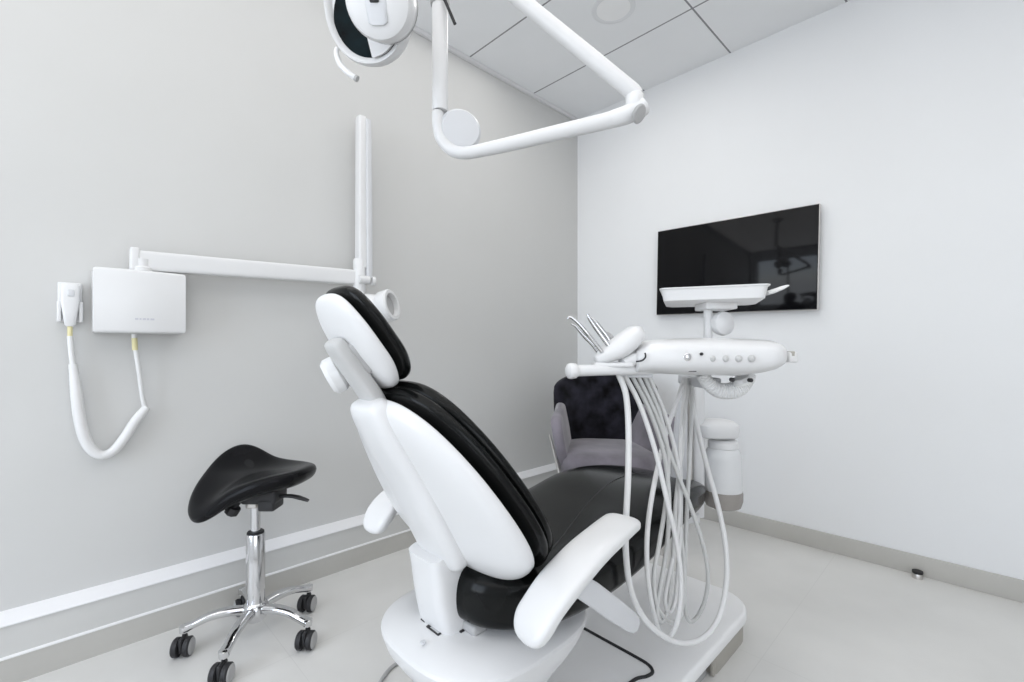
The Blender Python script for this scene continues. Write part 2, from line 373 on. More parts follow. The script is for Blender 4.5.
# ================================================================== SADDLE STOOL
sc_ = L(-.985, 1.775, 0)
root = thing('saddle_stool', 'black saddle-seat stool on a five-star chrome base with castors', 'stool', sc_)
def SL(r, f, z): return sc_ + RT * r + FW * f + Vector((0, 0, z))
# seat: saddle surface with drooping flaps
rimc = [.034, .020, .036, .100, .002, -.096, -.018, .034]
def rim_h(a):
    t = (a % 360) / 45; i = int(t); t -= i
    p0, p1, p2, p3 = (rimc[(i + k) % 8] for k in (-1, 0, 1, 2))
    return 0.5 * (2 * p1 + (p2 - p0) * t + (2 * p0 - 5 * p1 + 4 * p2 - p3) * t * t + (3 * p1 - p0 - 3 * p2 + p3) * t ** 3)
def rim_r(a):
    t = math.radians(a)
    c, s = math.cos(t), math.sin(t)
    return 1 / ((abs(c) / .212) ** 2.7 + (abs(s) / .17) ** 2.7) ** (1 / 2.7)
zc = .604
b = bm_new(); NA, NR = 56, 12
def seat_pt(a, q, top):
    r = rim_r(a) * q; t = math.radians(a)
    h = rim_h(a) * q ** 2
    th = (.030 if top else -.034) * (1 - min(q, 1) ** 14) ** .5
    return SL(r * math.cos(t), r * math.sin(t), zc + h + th)
for top in (True, False):
    rings = [[seat_pt(360 * k / NA, max(math.sin(PI / 2 * i / NR), .001), top) for k in range(NA)] for i in range(NR + 1)]
    if not top: rings.reverse()
    add_rings(b, rings, cap=True)
obj('seat', b, 'saddle', root, sharp=70, subsurf=1)
b = bm_new(); rbox(b, SL(.055, -.04, .567), (.13, .10, .055), .012, (RT, FW, UP)); rbox(b, SL(.085, -.05, .540), (.06, .08, .05), .008, (RT, FW, UP)); obj('tilt_mechanism', b, 'dark', root)
b = bm_new(); rbox(b, SL(.02, -.055, .545), (.04, .03, .05), .004, (RT, FW, UP)); obj('bracket', b, 'steel', root)
b = bm_new(); bar(b, catmull([SL(.09, -.05, .556), SL(.14, -.05, .562), SL(.18, -.05, .558), SL(.225, -.05, .544)], 5), [.014, .014, .022, .024, .016], [.012, .012, .012, .012, .008], (0, 0, 1), 3); obj('height_lever', b, 'dark', root)
b = bm_new(); tube(b, catmull([SL(-.01, -.05, .570), SL(-.024, -.07, .545), SL(-.034, -.085, .528)], 4), .010, 10); lathe(b, [(0, 0), (.022, 0), (.026, .008), (.024, .026), (.016, .032), (0, .033)], SL(-.030, -.085, .533), (RT * -.45 + UP * -.8), 8); obj('tilt_knob', b, 'dark', root)
b = bm_new(); lathe(b, [(.017, .36), (.017, .62)], sc_, seg=24); obj('gas_piston', b, 'chrome', root)
b = bm_new(); lathe(b, [(.033, .125), (.033, .40), (.031, .404)], sc_, seg=28); obj('column', b, 'chrome', root)
b = bm_new(); lathe(b, [(.018, .402), (.030, .403), (.030, .409), (.027, .412), (.018, .412)], sc_, seg=28); obj('column_collar', b, 'dark', root)
b = bm_new(); lathe(b, [(.012, .068), (.030, .072), (.044, .09), (.046, .115), (.042, .132), (.033, .142)], sc_, seg=28); obj('hub', b, 'chrome', root)
for k in range(5):
    a = math.radians(203 + 72 * k); dr = RT * math.cos(a) + FW * math.sin(a); sd = UP.cross(dr)
    b = bm_new()
    pth = catmull([sc_ + dr * r + UP * z for r, z in ((.03, .115), (.09, .122), (.15, .117), (.20, .100), (.230, .090))], 5)
    bar(b, pth, [.036, .038, .036, .033, .036], [.034, .031, .028, .025, .030], UP, 2.6, 16)
    lathe(b, [(.006, -.012), (.016, -.01), (.017, .012), (.010, .016)], sc_ + dr * .228 + UP * .089, seg=16)
    obj('leg', b, 'chrome', root)
    cpos = sc_ + dr * .228
    ca = math.radians([102, 94, 90, 88, 128][k]); cd = RT * math.cos(ca) + FW * math.sin(ca); cs = UP.cross(cd)   # rolling direction
    cas = bpy.data.objects.new('castor', None); 
    b = bm_new(); tube(b, [cpos + UP * .055 - cd * .004, cpos + UP * .084], .007, 12)
    rbox(b, cpos + UP * .044 - cd * .012, (.016, .052, .052), .010, (cs, cd, UP)); c = obj('castor', b, 'dark', root)
    for s in (-1, 1):
        b = bm_new(); wc = cpos - cd * .014 + UP * .033
        lathe(b, [(.008, .007), (.028, .008), (.033, .011), (.033, .024), (.029, .029)], wc, cs * s, 28); obj('wheel', b, 'dark', c)
        b = bm_new(); lathe(b, [(.0275, .026), (.0285, .0295), (.025, .032), (.012, .030), (0, .030)], wc, cs * s, 28); obj('wheel_cover', b, 'grey', c)

# ================================================================== DENTAL CHAIR
XC = 1.387; XB = 1.403
root = chair = thing('dental_chair', 'white and black leather dental treatment chair, reclined, in the room centre', 'dental chair', (XC, -1.7, 0))
# floor plate
def rr_outline(x0, x1, y0, y1, r, z, n=8):
    o = []
    for cx, cy, a0 in ((x1 - r[0], y1 - r[0], 0), (x0 + r[1], y1 - r[1], 90), (x0 + r[2], y0 + r[2], 180), (x1 - r[3], y0 + r[3], 270)):
        rad = r[[(x1 - r[0], y1 - r[0], 0), (x0 + r[1], y1 - r[1], 90), (x0 + r[2], y0 + r[2], 180), (x1 - r[3], y0 + r[3], 270)].index((cx, cy, a0))]
        for k in range(n + 1):
            a = math.radians(a0 + 90 * k / n); o.append(Vector((cx + rad * math.cos(a), cy + rad * math.sin(a), z)))
    return o
b = bm_new(); prism(b, rr_outline(1.13, 1.686, -2.12, -1.045, (.14, .14, .2, .12), .07), (0, 0, .047), .012); obj('base_plate', b, 'enamel', root)
b = bm_new(); prism(b, rr_outline(1.145, 1.675, -1.425, -1.057, (.13, .13, .02, .02), 0), (0, 0, .072)); obj('kick_panel', b, 'beige', root)
b = bm_new(); prism(b, rr_outline(1.15, 1.652, -2.10, -1.43, (.02, .02, .18, .1), 0), (0, 0, .072)); obj('kick_panel', b, 'grey', root)
b = bm_new(); rbox(b, (1.668, -1.43, .04), (.012, .02, .075), .002); obj('kick_clip', b, 'beige', root)
b = bm_new(); rbox(b, (1.660, -1.56, .058), (.02, .012, .022), .002); obj('kick_clip', b, 'beige', root)
b = bm_new(); tube(b, catmull([(1.28, -1.685, .118), (1.40, -1.688, .118), (1.52, -1.69, .118), (1.575, -1.695, .118), (1.60, -1.715, .118), (1.597, -1.745, .118), (1.58, -1.78, .118), (1.575, -1.85, .118)], 6), .0055, 10); obj('cover_seal', b, 'dark', root)
# lifting column under the seat
b = bm_new()
def sring(cx, cy, hx, hy, z, e=3.2, n=48): return [Vector((cx + hx * sg(math.cos(a), 2 / e), cy + hy * sg(math.sin(a), 2 / e), z)) for a in [2 * PI * k / n for k in range(n)]]
add_rings(b, [sring(XC, -2.12, .11, .12, .10), sring(XC, -2.13, .09, .10, .15), sring(XC, -2.16, .08, .09, .30)]); obj('lift_column', b, 'white', root)
# bowl-shaped body below the backrest
b = bm_new()
XY = XC + .008
add_rings(b, [sring(XY, -2.17, .08, .10, .15, 2.4), sring(XY, -2.18, .115, .14, .22, 2.4), sring(XY, -2.20, .160, .185, .29, 2.5), sring(XY, -2.21, .200, .223, .345, 2.6), sring(XY, -2.215, .220, .242, .38, 2.7), sring(XY, -2.215, .230, .250, .408, 2.8), sring(XY, -2.215, .231, .251, .416, 2.8),
              sring(XY, -2.215, .228, .248, .423, 2.8), sring(XY, -2.215, .222, .242, .428, 2.8), sring(XY, -2.215, .186, .206, .444, 2.8), sring(XY, -2.215, .150, .17, .449, 2.8), sring(XY, -2.215, .02, .03, .450, 2)])
obj('body_shell', b, 'white', root, sharp=26)
# underframe below the cushion
b = bm_new(); rbox(b, (XC, -1.93, .435), (.30, .50, .05), .012); obj('seat_frame', b, 'cool', root)
b = bm_new(); rbox(b, W(468, 621, z=.458), (.10, .045, .026), .010); obj('grey_latch', b, 'grey', root)
b = bm_new()
for (px, py, l_) in ((424.5, 620, .018), (434, 630, .05)):
    b = bm_new(); p = W(px, py, z=.449); rbox(b, p, (l_ * 1.0, .012, .005), .002); obj('slot', b, 'dark', root)
b = bm_new(); p = W(459, 629.5, z=.449); rbox(b, p, (.03, .012, .006), .002)
obj('slot', b, 'dark', root)
b = bm_new(); rbox(b, W(435, 630.5, z=.4505), (.032, .006, .005), .001); obj('slot_trim', b, 'chrome', root)
b = bm_new(); lathe(b, [(0, 0), (.006, 0), (.006, .004), (0, .005)], W(423, 643, z=.447)); obj('button', b, 'cool', root)
# seat cushion with legrest
SEATC = poly([(-2.355, .530), (-2.22, .525), (-2.02, .520), (-1.80, .540), (-1.60, .578), (-1.40, .580), (-1.18, .545)])
b = bm_new()
slab(b, SEATC, smooth_fn([.165, .248, .262, .262, .258, .240, .19]), smooth_fn([.07, .068, .066, .064, .060, .055, .05]), smooth_fn([.075, .08, .08, .08, .07, .055, .045]), 3.8, XC, 48, 56, vpow=5.0)
for v in b.verts: pass
# front normal points downward for this direction of travel: mirror handled by thickness choice
seatobj = obj('seat_cushion', b, 'leather', root, sharp=80)
b = bm_new()
def seat_top(x, v):
    y, z = SEATC(v); u = abs((x - XC) / .258); return Vector((x, y, z + .0695 * max(0, 1 - u ** 3.8) ** (1 / 3.8)))
def v_at(y): return min((abs(SEATC(k / 200)[0] - y), k / 200) for k in range(201))[1]
tb_ = smooth_fn([.075, .08, .08, .08, .07, .055, .045])
def on_seat(x, y):
    v = v_at(y); yy, z = SEATC(v); w_ = smooth_fn([.165, .248, .262, .262, .258, .240, .19])(v); u = abs(x - XC) / w_
    return Vector((x, y, z + tb_(v) * max(0, 1 - u ** 3.8) ** (1 / 3.8) - .0005))
tube(b, [on_seat(p.x, p.y) for p in catmull([(1.575, -2.24, 0), (1.53, -2.10, 0), (1.47, -1.94, 0), (1.42, -1.78, 0), (1.40, -1.62, 0), (1.40, -1.45, 0), (1.41, -1.32, 0)], 6)], .0022, 6)
obj('seam', b, 'dark', seatobj)
# backrest: white shell, black cushion, spine
BACK = [(-2.250, .585), (-2.305, .66), (-2.365, .755), (-2.43, .86), (-2.49, .95), (-2.535, 1.005)]
BACKP = poly(list(reversed(BACK)))       # travel top -> bottom gives front normal toward the patient... see slab
BACKUP = poly(BACK)
b = bm_new(); slab(b, BACKUP, smooth_fn([.222, .266, .262, .224, .170, .125]), fn([.012, .012]), smooth_fn([.05, .06, .055, .05, .045, .035]), 2.5, XB, 40, 48, vpow=3.2); obj('backrest_shell', b, 'white', root, sharp=80)
CUSH = poly([(y + .033, z + .024) for y, z in [(-2.228, .565)] + BACK[1:]])
def cush(bm, off, dw, t1, t2, e=3.0):
    slab(bm, poly([(y + off * .85, z + off * .55) for y, z in [(-2.242, .572)] + BACK[1:]]), lambda v: smooth_fn([.238, .276, .272, .234, .182, .138])(v) + dw, fn([t1, t1]), fn([t2, t2]), e, XB, 44, 56, vpow=3.4)
b = bm_new(); cush(b, .033, 0, .026, .020); bk = obj('backrest_cushion', b, 'leather', root, sharp=80)
b = bm_new(); cush(b, .056, -.004, .026, .020); obj('top_panel', b, 'leather', bk, sharp=80)
# spine of the backrest
SP = [(-2.345, .600), (-2.37, .66), (-2.415, .75), (-2.46, .84), (-2.51, .92), (-2.562, 1.0)]
b = bm_new(); slab(b, poly(SP), smooth_fn([.082, .086, .086, .084, .078, .066]), fn([.05, .04]), smooth_fn([.030, .034, .034, .034, .032, .024]), 3.0, XB, 36, 44, vpow=6.0); obj('back_spine', b, 'white', root, sharp=80)
# bracket between body and spine
b = bm_new()
br = catmull([(XC, -2.315, .40), (XC, -2.335, .46), (XC, -2.352, .53), (XC, -2.362, .59), (XC, -2.372, .635)], 5)
bar(b, br, [.138, .130, .124, .124, .126], [.10, .10, .098, .096, .09], (0, -1, .15), 4.5, 32); obj('back_bracket', b, 'white', root, sharp=50)
# headrest
HR = [(-2.497, 1.030), (-2.530, 1.078), (-2.566, 1.122), (-2.602, 1.172), (-2.634, 1.222)]
b = bm_new(); slab(b, poly(HR), fn([.098, .098]), fn([.012, .012]), smooth_fn([.024, .030, .030, .026, .02]), 2.15, XC - .002, 36, 44, vpow=2.25); hr = obj('headrest_shell', b, 'white', root, sharp=80)
b = bm_new(); slab(b, poly([(y + .020, z + .015) for y, z in HR]), fn([.105, .105]), smooth_fn([.028, .030, .030, .028, .026]), fn([.016, .016]), 2.3, XC - .002, 36, 48, vpow=2.35); obj('headrest_cushion', b, 'leather', root, sharp=80)
# headrest link with locking knob
LK = [(-2.522, .985), (-2.552, 1.03), (-2.592, 1.085), (-2.625, 1.130)]
b = bm_new(); slab(b, poly(LK), fn([.038, .034]), fn([.018, .018]), fn([.018, .016]), 3.4, XB - .012, 24, 28, vpow=4); obj('headrest_link', b, 'mid', root, sharp=70)
b = bm_new(); kx = W(335, 375, x=1.315); lathe(b, [(0, -.020), (.033, -.018), (.041, -.009), (.041, .009), (.033, .018), (0, .020)], kx, (-.35, -.80, -.45), 32); obj('locking_knob', b, 'white', root)
b = bm_new(); tube(b, [kx, kx + Vector((.02, .05, .02))], .018, 16); obj('knob_shaft', b, 'cool', root)
b = bm_new(); slab(b, poly([(-2.54, 1.07), (-2.565, 1.105), (-2.59, 1.135)]), fn([.030, .028]), fn([.022, .022]), fn([.03, .03]), 3, XB, 12, 20, vpow=4); obj('headrest_slide', b, 'grey', root)
# armrests
for s in (1, -1):
    xa = XC + s * .318
    b = bm_new()
    pts = [(xa - s * .012, -2.376, .540), (xa - s * .008, -2.352, .580), (xa, -2.30, .624), (xa, -2.205, .660), (xa - s * .004, -2.12, .676), (xa - s * .010, -2.05, .684), (xa - s * .014, -2.012, .684)]
    pa = [p + Vector((0, 0, .004 if s > 0 else .042)) for p in catmull(pts, 9)]
    n = len(pa)
    ws, hs_ = [], []
    for i in range(n):
        t = i / (n - 1); k = max(.02, (1 - max(0, 1 - t / .22) ** 2.3)) ** .5 * max(.02, (1 - max(0, (t - .86) / .14) ** 2.6)) ** .5
        ws.append((.104 - .012 * t) * max(k, .15)); hs_.append((.040 - .010 * t) * max(k, .15))
    bar(b, pa, ws, hs_, (0, 0, 1), 3.2, 28); arm = obj('armrest', b, 'white', root, sharp=70)
    b = bm_new()
    bar(b, [Vector(p) for p in ((xa + s * .008, -2.245, .622), (xa + s * .012, -2.19, .580), (xa + s * .016, -2.11, .515), (xa + s * .016, -2.045, .463), (xa + s * .016, -2.025, .447), (xa + s * .016, -2.013, .438))], [.014, .016, .016, .016, .016, .012], [.046, .050, .050, .046, .040, .022], (0, .6, .8), 5, 20)
    tube(b, [(XC + s * .14, -2.04, .458), (xa + s * .014, -2.04, .460)], .012, 12)
    obj('armrest_support', b, 'cool', arm, sharp=50)
# foot control cable on the floor
b = bm_new(); pts = [W(x, y, z=.007) for x, y in ((384, 676), (393, 666), (406, 660), (420, 661), (436, 668))]; pts = [Vector((1.42, -3.2, .007)), Vector((1.27, -2.75, .007)), Vector((1.12, -2.48, .007)), W(372, 712, z=.007), W(377, 690, z=.007)] + pts + [Vector((1.122, -2.045, .007))]; tube(b, catmull(pts, 6), .006, 10)
tag(obj('cable', b, 'grey', None, origin=pts[6]), 'thin grey cable curling on the floor by the chair body', 'cable')

# ================================================================== DELIVERY UNIT
D0 = 1.22
uo = W(700, 360, d=1.42)
root = thing('delivery_unit', 'white dental instrument unit on a post with dangling grey hoses', 'dental unit', (uo.x, uo.y, .55))
def U(px, py, d): return W(px, py, d=d)
# pod: lofted along the view's right direction
b = bm_new(); rings = []
specs = [(632, 371, 355, 1.26, .04), (637, 374, 349, 1.27, .09), (652, 374, 341, 1.29, .12), (680, 376, 338, 1.32, .15), (712, 377, 337, 1.34, .16), (745, 377.5, 337.5, 1.34, .155), (766, 375, 338.5, 1.33, .145), (777, 372, 339.5, 1.32, .135), (782.5, 368, 342.5, 1.32, .11), (784, 360, 350, 1.32, .05)]
for px, yb, yt, d, hd_ in specs:
    dn = d - .8 * hd_; c = (U(px, yb, dn) + U(px, yt, dn)) / 2 + FW * (d - dn); hz = abs(U(px, yb, dn).z - U(px, yt, dn).z) / 2
    rings.append([c + FW * (hd_ * sg(math.cos(a), 2 / 3.2)) + UP * (hz * sg(math.sin(a), 2 / 2.9)) for a in [2 * PI * (k + .5) / 36 for k in range(36)]])
add_rings(b, rings); pod = obj('console', b, 'white', root, sharp=60)
def front(px, py, d): return U(px, py, d)
b = bm_new(); lathe(b, [(0, 0), (.010, 0), (.010, .010), (.007, .012), (0, .012)], U(686, 357, 1.18), -FW, 20); obj('knob', b, 'chrome', pod)
b = bm_new(); lathe(b, [(0, 0), (.004, 0), (.004, .006), (0, .006)], U(701, 354, 1.176), -FW, 12); obj('indicator', b, 'dark', pod)
for px in (711.5, 725, 738, 751):
    b = bm_new(); c = U(px, 358.5, 1.186)
    lathe(b, [(0, -.010), (.0095, -.010), (.0095, .004), (.006, .010), (0, .012)], c, (-FW + UP * -.2), 14); obj('connector', b, 'mid', pod)
b = bm_new(); rbox(b, U(692, 370.5, 1.20), (.02, .01, .006), .001, (RT, FW, UP)); obj('slot', b, 'dark', pod)
b = bm_new(); rbox(b, U(692, 363, 1.235) + FW * 0, (.0, .0, .0), 0) if False else None
# right-hand end bracket
rbox(b, U(788.5, 357, 1.31), (.026, .05, .030), .005, (RT, FW, UP)); obj('side_bracket', b, 'white2', root)
b = bm_new(); rbox(b, U(790, 354, 1.30), (.014, .03, .016), .003, (RT, FW, UP)); obj('side_hinge', b, 'beige', root)
# handle rail with knob end
b = bm_new(); ra, rb_ = U(571, 371, 1.17), U(660, 368, 1.24)
tube(b, [ra + (rb_ - ra) * t for t in (0, .02, .3, .7, 1)], [.0135, .0145, .0145, .015, .015], 20); obj('handle_rail', b, 'white', root)
b = bm_new(); dr = (rb_ - ra).normalized(); lathe(b, [(0, -.012), (.012, -.012), (.019, -.007), (.0205, .0), (.019, .012), (.014, .018)], ra, dr, 28); obj('rail_knob', b, 'white2', root)
# instrument holder, shoe-shaped
b = bm_new()
hp = catmull([U(596, 360, 1.20), U(608, 354, 1.21), U(621, 346, 1.22), U(634, 335, 1.23), U(640, 329, 1.235)], 5)
bar(b, hp, [.02, .066, .090, .086, .07, .03], [.018, .040, .054, .056, .048, .02], UP, 2.4, 28)
hold = obj('instrument_holder', b, 'white', root, sharp=80)
b = bm_new(); bar(b, [U(622, 363, 1.20), U(630, 360, 1.21), U(641, 357, 1.22), U(644, 356.5, 1.22)], [.03, .04, .045, .03], [.022, .034, .036, .02], UP, 2.6, 20); obj('holder_clip', b, 'white', hold)
b = bm_new(); tube(b, catmull([U(636, 361.5, 1.168), U(642, 360.5, 1.166), U(645.5, 357, 1.166), U(645, 353, 1.17)], 5), .0022, 8); obj('clip_edge', b, 'dark', hold)
b = bm_new(); rbox(b, U(612, 364.5, 1.21), (.10, .05, .012), .004, (RT, FW, UP)); obj('holder_foot', b, 'white', hold)
# under-console joint, post, grey sleeve, chrome strip
b = bm_new(); rbox(b, U(698, 381, 1.50), (.046, .24, .034), .006, (RT, FW, UP)); obj('swivel_block', b, 'cool', root)
PD = 1.80
pt, pb = U(697.5, 378, PD), U(697.5, 487, PD)
b = bm_new(); bar(b, [pb + (pt - pb) * t for t in (0, .3, .7, 1)], .046, .046, FW, 3.5, 24); obj('post', b, 'white', root)
b = bm_new(); bar(b, [U(690, y, PD - .02) for y in (378, 400, 440, 490)], .014, .02, FW, 4, 16); obj('steel_strip', b, 'steel', root)
b = bm_new(); bar(b, [U(x, y, PD - .06) for x, y in ((684, 392), (681, 420), (679, 455), (678, 496))], [.025, .045, .055, .06], [.02, .03, .035, .035], FW, 3, 20); obj('hose_sleeve', b, 'cool', root)
# support arm from the post to the chair's lift column, below the legrest
b = bm_new(); pe = Vector((pb.x, pb.y, .46)); bar(b, [pb + UP * .02, pb - UP * .05, pe + UP * .0], .044, .044, FW, 3.5, 20)
bar(b, catmull([pe, Vector((1.46, -1.32, .45)), Vector((XC, -1.55, .43)), Vector((XC, -1.80, .42))], 5), .06, .045, UP, 3.5, 20); obj('support_arm', b, 'white', root)
# corrugated hose below the console
b = bm_new(); tube(b, catmull([U(x, y, 1.36) for x, y in ((702, 374), (708, 383), (718, 390), (730, 391), (739, 387), (745, 379), (747, 373))], 9), [.018, .020, .022, .024, .026, .026, .024], 18, rib=.045); obj('corrugated_hose', b, 'hosew', root)
b = bm_new()
lathe(b, [(0, 0), (.022, 0), (.026, .012), (.022, .02), (0, .02)], U(741, 378, 1.335), (RT * .4 - UP), 18); obj('hose_socket', b, 'white2', root)
b = bm_new()
for px, py in ((731, 379.5), (749, 380)):
    b = bm_new(); lathe(b, [(0, 0), (.006, 0), (.006, .012), (0, .012)], U(px, py, 1.29), -FW, 10)
    obj('socket_screw', b, 'dark', root)
# ball joint and mount that carry the tray
b = bm_new(); tube(b, [U(708, 343, 1.40), U(708, 306, 1.40)], .0125, 18); obj('tray_post', b, 'white', root)
b = bm_new(); lathe(b, [(0, -.022), (.022, -.020), (.034, -.012), (.037, 0), (.034, .012), (.022, .020), (0, .022)], U(722.5, 323.5, 1.39), (-FW + RT * .3), 32, ); jt = obj('tilt_joint', b, 'white2', root)
b = bm_new(); rbox(b, U(715.5, 306.5, 1.40), (.092, .09, .022), .004, (RT, FW, UP)); obj('tray_mount', b, 'white2', root)
# bottle head
b = bm_new(); bh = U(717, 427, PD)
add_rings(b, [[bh + RT * (hx * sg(math.cos(a), .7)) + FW * (hy * sg(math.sin(a), .7)) + UP * z for a in [2 * PI * k / 32 for k in range(32)]] for hx, hy, z in ((.066, .052, -.038), (.074, .058, -.033), (.079, .062, -.010), (.076, .060, .010), (.060, .048, .024), (.03, .025, .031), (.01, .01, .032))]); obj('bottle_head', b, 'white', root)
# hoses, each its own part
HW, HG = 'hosew', 'hose'
hoses = [
 (HW, .0080, [(619, 375, 1.23), (626, 395, 1.225), (628.5, 430, 1.215), (628, 480, 1.205), (626, 520, 1.20), (626, 555, 1.20), (631, 590, 1.21), (644, 618, 1.24), (664, 636, 1.28), (684, 643, 1.32), (704, 637, 1.36), (719, 617, 1.40), (726, 585, 1.43), (726, 550, 1.46), (719, 510, 1.49), (708, 470, 1.52), (698, 430, 1.54), (690, 395, 1.55), (689, 378, 1.55)]),
 (HW, .0068, [(625, 376, 1.25), (640, 405, 1.25), (655, 450, 1.25), (668, 505, 1.25), (678, 550, 1.26), (681, 590, 1.28), (677, 622, 1.29), (669, 636, 1.30), (659, 630, 1.32), (651, 600, 1.34), (647, 565, 1.36), (648, 525, 1.38), (655, 480, 1.41), (667, 430, 1.44), (680, 392, 1.47), (684, 378, 1.48)]),
 (HG, .0062, [(632, 376, 1.27), (650, 412, 1.28), (664, 455, 1.29), (669, 500, 1.30), (667, 545, 1.32), (660, 588, 1.35), (657, 610, 1.36), (661, 622, 1.37), (667, 612, 1.38), (671, 580, 1.40), (674, 540, 1.42), (676, 500, 1.45), (682, 450, 1.48), (686, 400, 1.50), (687, 378, 1.51)]),
 (HG, .0062, [(638, 376, 1.28), (656, 415, 1.30), (672, 460, 1.33), (690, 505, 1.37), (703, 545, 1.41), (708, 575, 1.44), (705, 600, 1.46), (697, 617, 1.47), (689, 621, 1.48), (685, 605, 1.49), (685, 565, 1.50), (687, 510, 1.51), (690, 450, 1.52), (692, 400, 1.52), (692, 378, 1.52)]),
 (HG, .0062, [(644, 376, 1.30), (660, 415, 1.31), (668, 455, 1.32), (666, 500, 1.34), (659, 545, 1.36), (654, 575, 1.38), (656, 602, 1.40), (664, 617, 1.42), (675, 622, 1.44), (682, 608, 1.45), (684, 570, 1.46), (680, 520, 1.48), (680, 470, 1.50), (684, 420, 1.52), (686, 378, 1.53)]),
 (HW, .0062, [(649, 376, 1.31), (664, 412, 1.33), (676, 455, 1.35), (680, 495, 1.37), (677, 535, 1.39), (669, 575, 1.41), (665, 600, 1.42), (669, 612, 1.43), (675, 601, 1.44), (678, 570, 1.45), (680, 535, 1.46), (681, 495, 1.47), (680, 450, 1.48), (683, 410, 1.49), (685, 378, 1.50)]),
]
def outside(px, py, d):
    k = FW.x + RT.x * (px - CX) / F
    return (px, py, min(d, (1.672 - CAM.x) / k) if py > 440 else d)
for mm, r, pts in hoses:
    pts = [outside(*p) for p in pts]
    b = bm_new(); tube(b, catmull([U(*p) for p in pts], 7), r, 12); obj('hose', b, mm, root)
b = bm_new(); rbox(b, U(634, 375, 1.27), (.09, .05, .012), .003, (RT, FW, UP)); obj('hose_clamp', b, 'cool', root)

# instruments standing in the holder
tools = [
 ('air_syringe', 'chrome instrument with a bent hooked tip, front of the tray holder', [(602, 352, 1.19), (594, 342, 1.185), (586, 332, 1.18), (577, 322, 1.18), (570, 317, 1.18), (568, 319, 1.18)], [.0055, .0048, .0045, .004, .0035, .003]),
 ('scaler', 'thin chrome instrument lying lowest and shortest behind the hooked one', [(600, 354, 1.22), (592, 344, 1.22), (583, 335, 1.22), (576, 327, 1.22), (571, 324, 1.22)], [.0055, .005, .004, .003, .002]),
 ('handpiece', 'straight chrome handpiece nearest the middle of the holder', [(611, 349, 1.20), (603, 338, 1.20), (595, 327, 1.20), (589, 318, 1.20), (588, 314, 1.20)], [.006, .006, .005, .004, .003]),
 ('suction_tip', 'slender chrome instrument behind the straight handpiece', [(613, 348, 1.235), (607, 337, 1.235), (600, 328, 1.235), (594, 321, 1.235), (590, 317, 1.235)], [.006, .006, .0065, .004, .0025]),
 ('curing_light', 'short grey instrument stub standing rightmost in the holder', [(618, 346, 1.24), (613, 340, 1.24), (609, 335, 1.24), (606, 333, 1.24)], [.007, .007, .006, .004]),
]
for nm, lb, pts, r in tools:
    P = [U(*p) for p in pts]; rt = thing(nm, lb, 'instrument', P[0], 'instruments in the holder of the white unit')
    path = catmull(P, 5); k = int(len(path) * .45)
    b = bm_new(); tube(b, path[:k + 1], r[0], 14); obj('handle', b, 'chrome' if nm != 'curing_light' else 'grey', rt)
    b = bm_new(); tube(b, path[k:], r[1:], 14); obj('tip', b, 'chrome' if nm != 'curing_light' else 'grey', rt)

# instrument tray
ta = RT * math.cos(.36) - FW * math.sin(.36); tf_ = FW * math.cos(.36) + RT * math.sin(.36)
tc = U(713, 295.5, 1.30) + tf_ * .115
root = thing('instrument_tray', 'shallow white metal instrument tray on the unit in front of the television', 'tray', tc)
b = bm_new(); tz = tc.z - .013
def quad(hx, hf, z, sh=0.0, n=6):
    o = []; r = .02
    for sx, sy, a0 in ((1, 1, 0), (-1, 1, 90), (-1, -1, 180), (1, -1, 270)):
        for k in range(n + 1):
            a = math.radians(a0 + 90 * k / n)
            u = sx * (hx - r) + r * math.cos(a); f = sy * (hf - r) + r * math.sin(a)
            o.append(tc + ta * u + tf_ * f + UP * (z - tc.z))
    return o
add_rings(b, [quad(.120, .095, tz), quad(.133, .112, tz + .003), quad(.139, .122, tz + .034), quad(.144, .127, tz + .036), quad(.144, .127, tz + .039), quad(.137, .120, tz + .037), quad(.129, .108, tz + .008), quad(.12, .095, tz + .003)])
obj('pan', b, 'white2', root, sharp=50)
b = bm_new(); bar(b, [U(764, 294, 1.30), U(771, 292, 1.30), U(779, 289, 1.30), U(784, 286.5, 1.30)], .05, [.012, .012, .010, .006], UP, 3, 16); obj('grip', b, 'white2', root)

# water bottle
bp_ = U(723, 470, PD)
root = thing('water_bottle', 'translucent white bottle hanging from the unit beside the chair foot end', 'bottle', (bp_.x, bp_.y, U(723, 507, PD).z))
zz = lambda y: U(723, y, PD).z
bb = Vector((bp_.x, bp_.y, 0))
b = bm_new(); lathe(b, [(.040, zz(446)), (.055, zz(448)), (.064, zz(452)), (.067, zz(458)), (.0675, zz(475)), (.069, zz(490))], bb, seg=36); obj('bottle_body', b, 'bottle', root)
b = bm_new(); lathe(b, [(.070, zz(489.5)), (.0715, zz(492)), (.0715, zz(499)), (.064, zz(505)), (.050, zz(507)), (0, zz(507))], bb, seg=36); obj('base', b, 'bottlebase', root)
b = bm_new(); lathe(b, [(.044, zz(439)), (.053, zz(441)), (.055, zz(442)), (.055, zz(447)), (.05, zz(448))], bb, seg=36); obj('screw_neck', b, 'white2', root)

# ================================================================== OPERATING LIGHT
el = U(640, 108, 1.22); kn = U(441, 148, 1.30)
root = thing('operating_light', 'white dental operating light on jointed arms hanging from the ceiling', 'operating light', el)
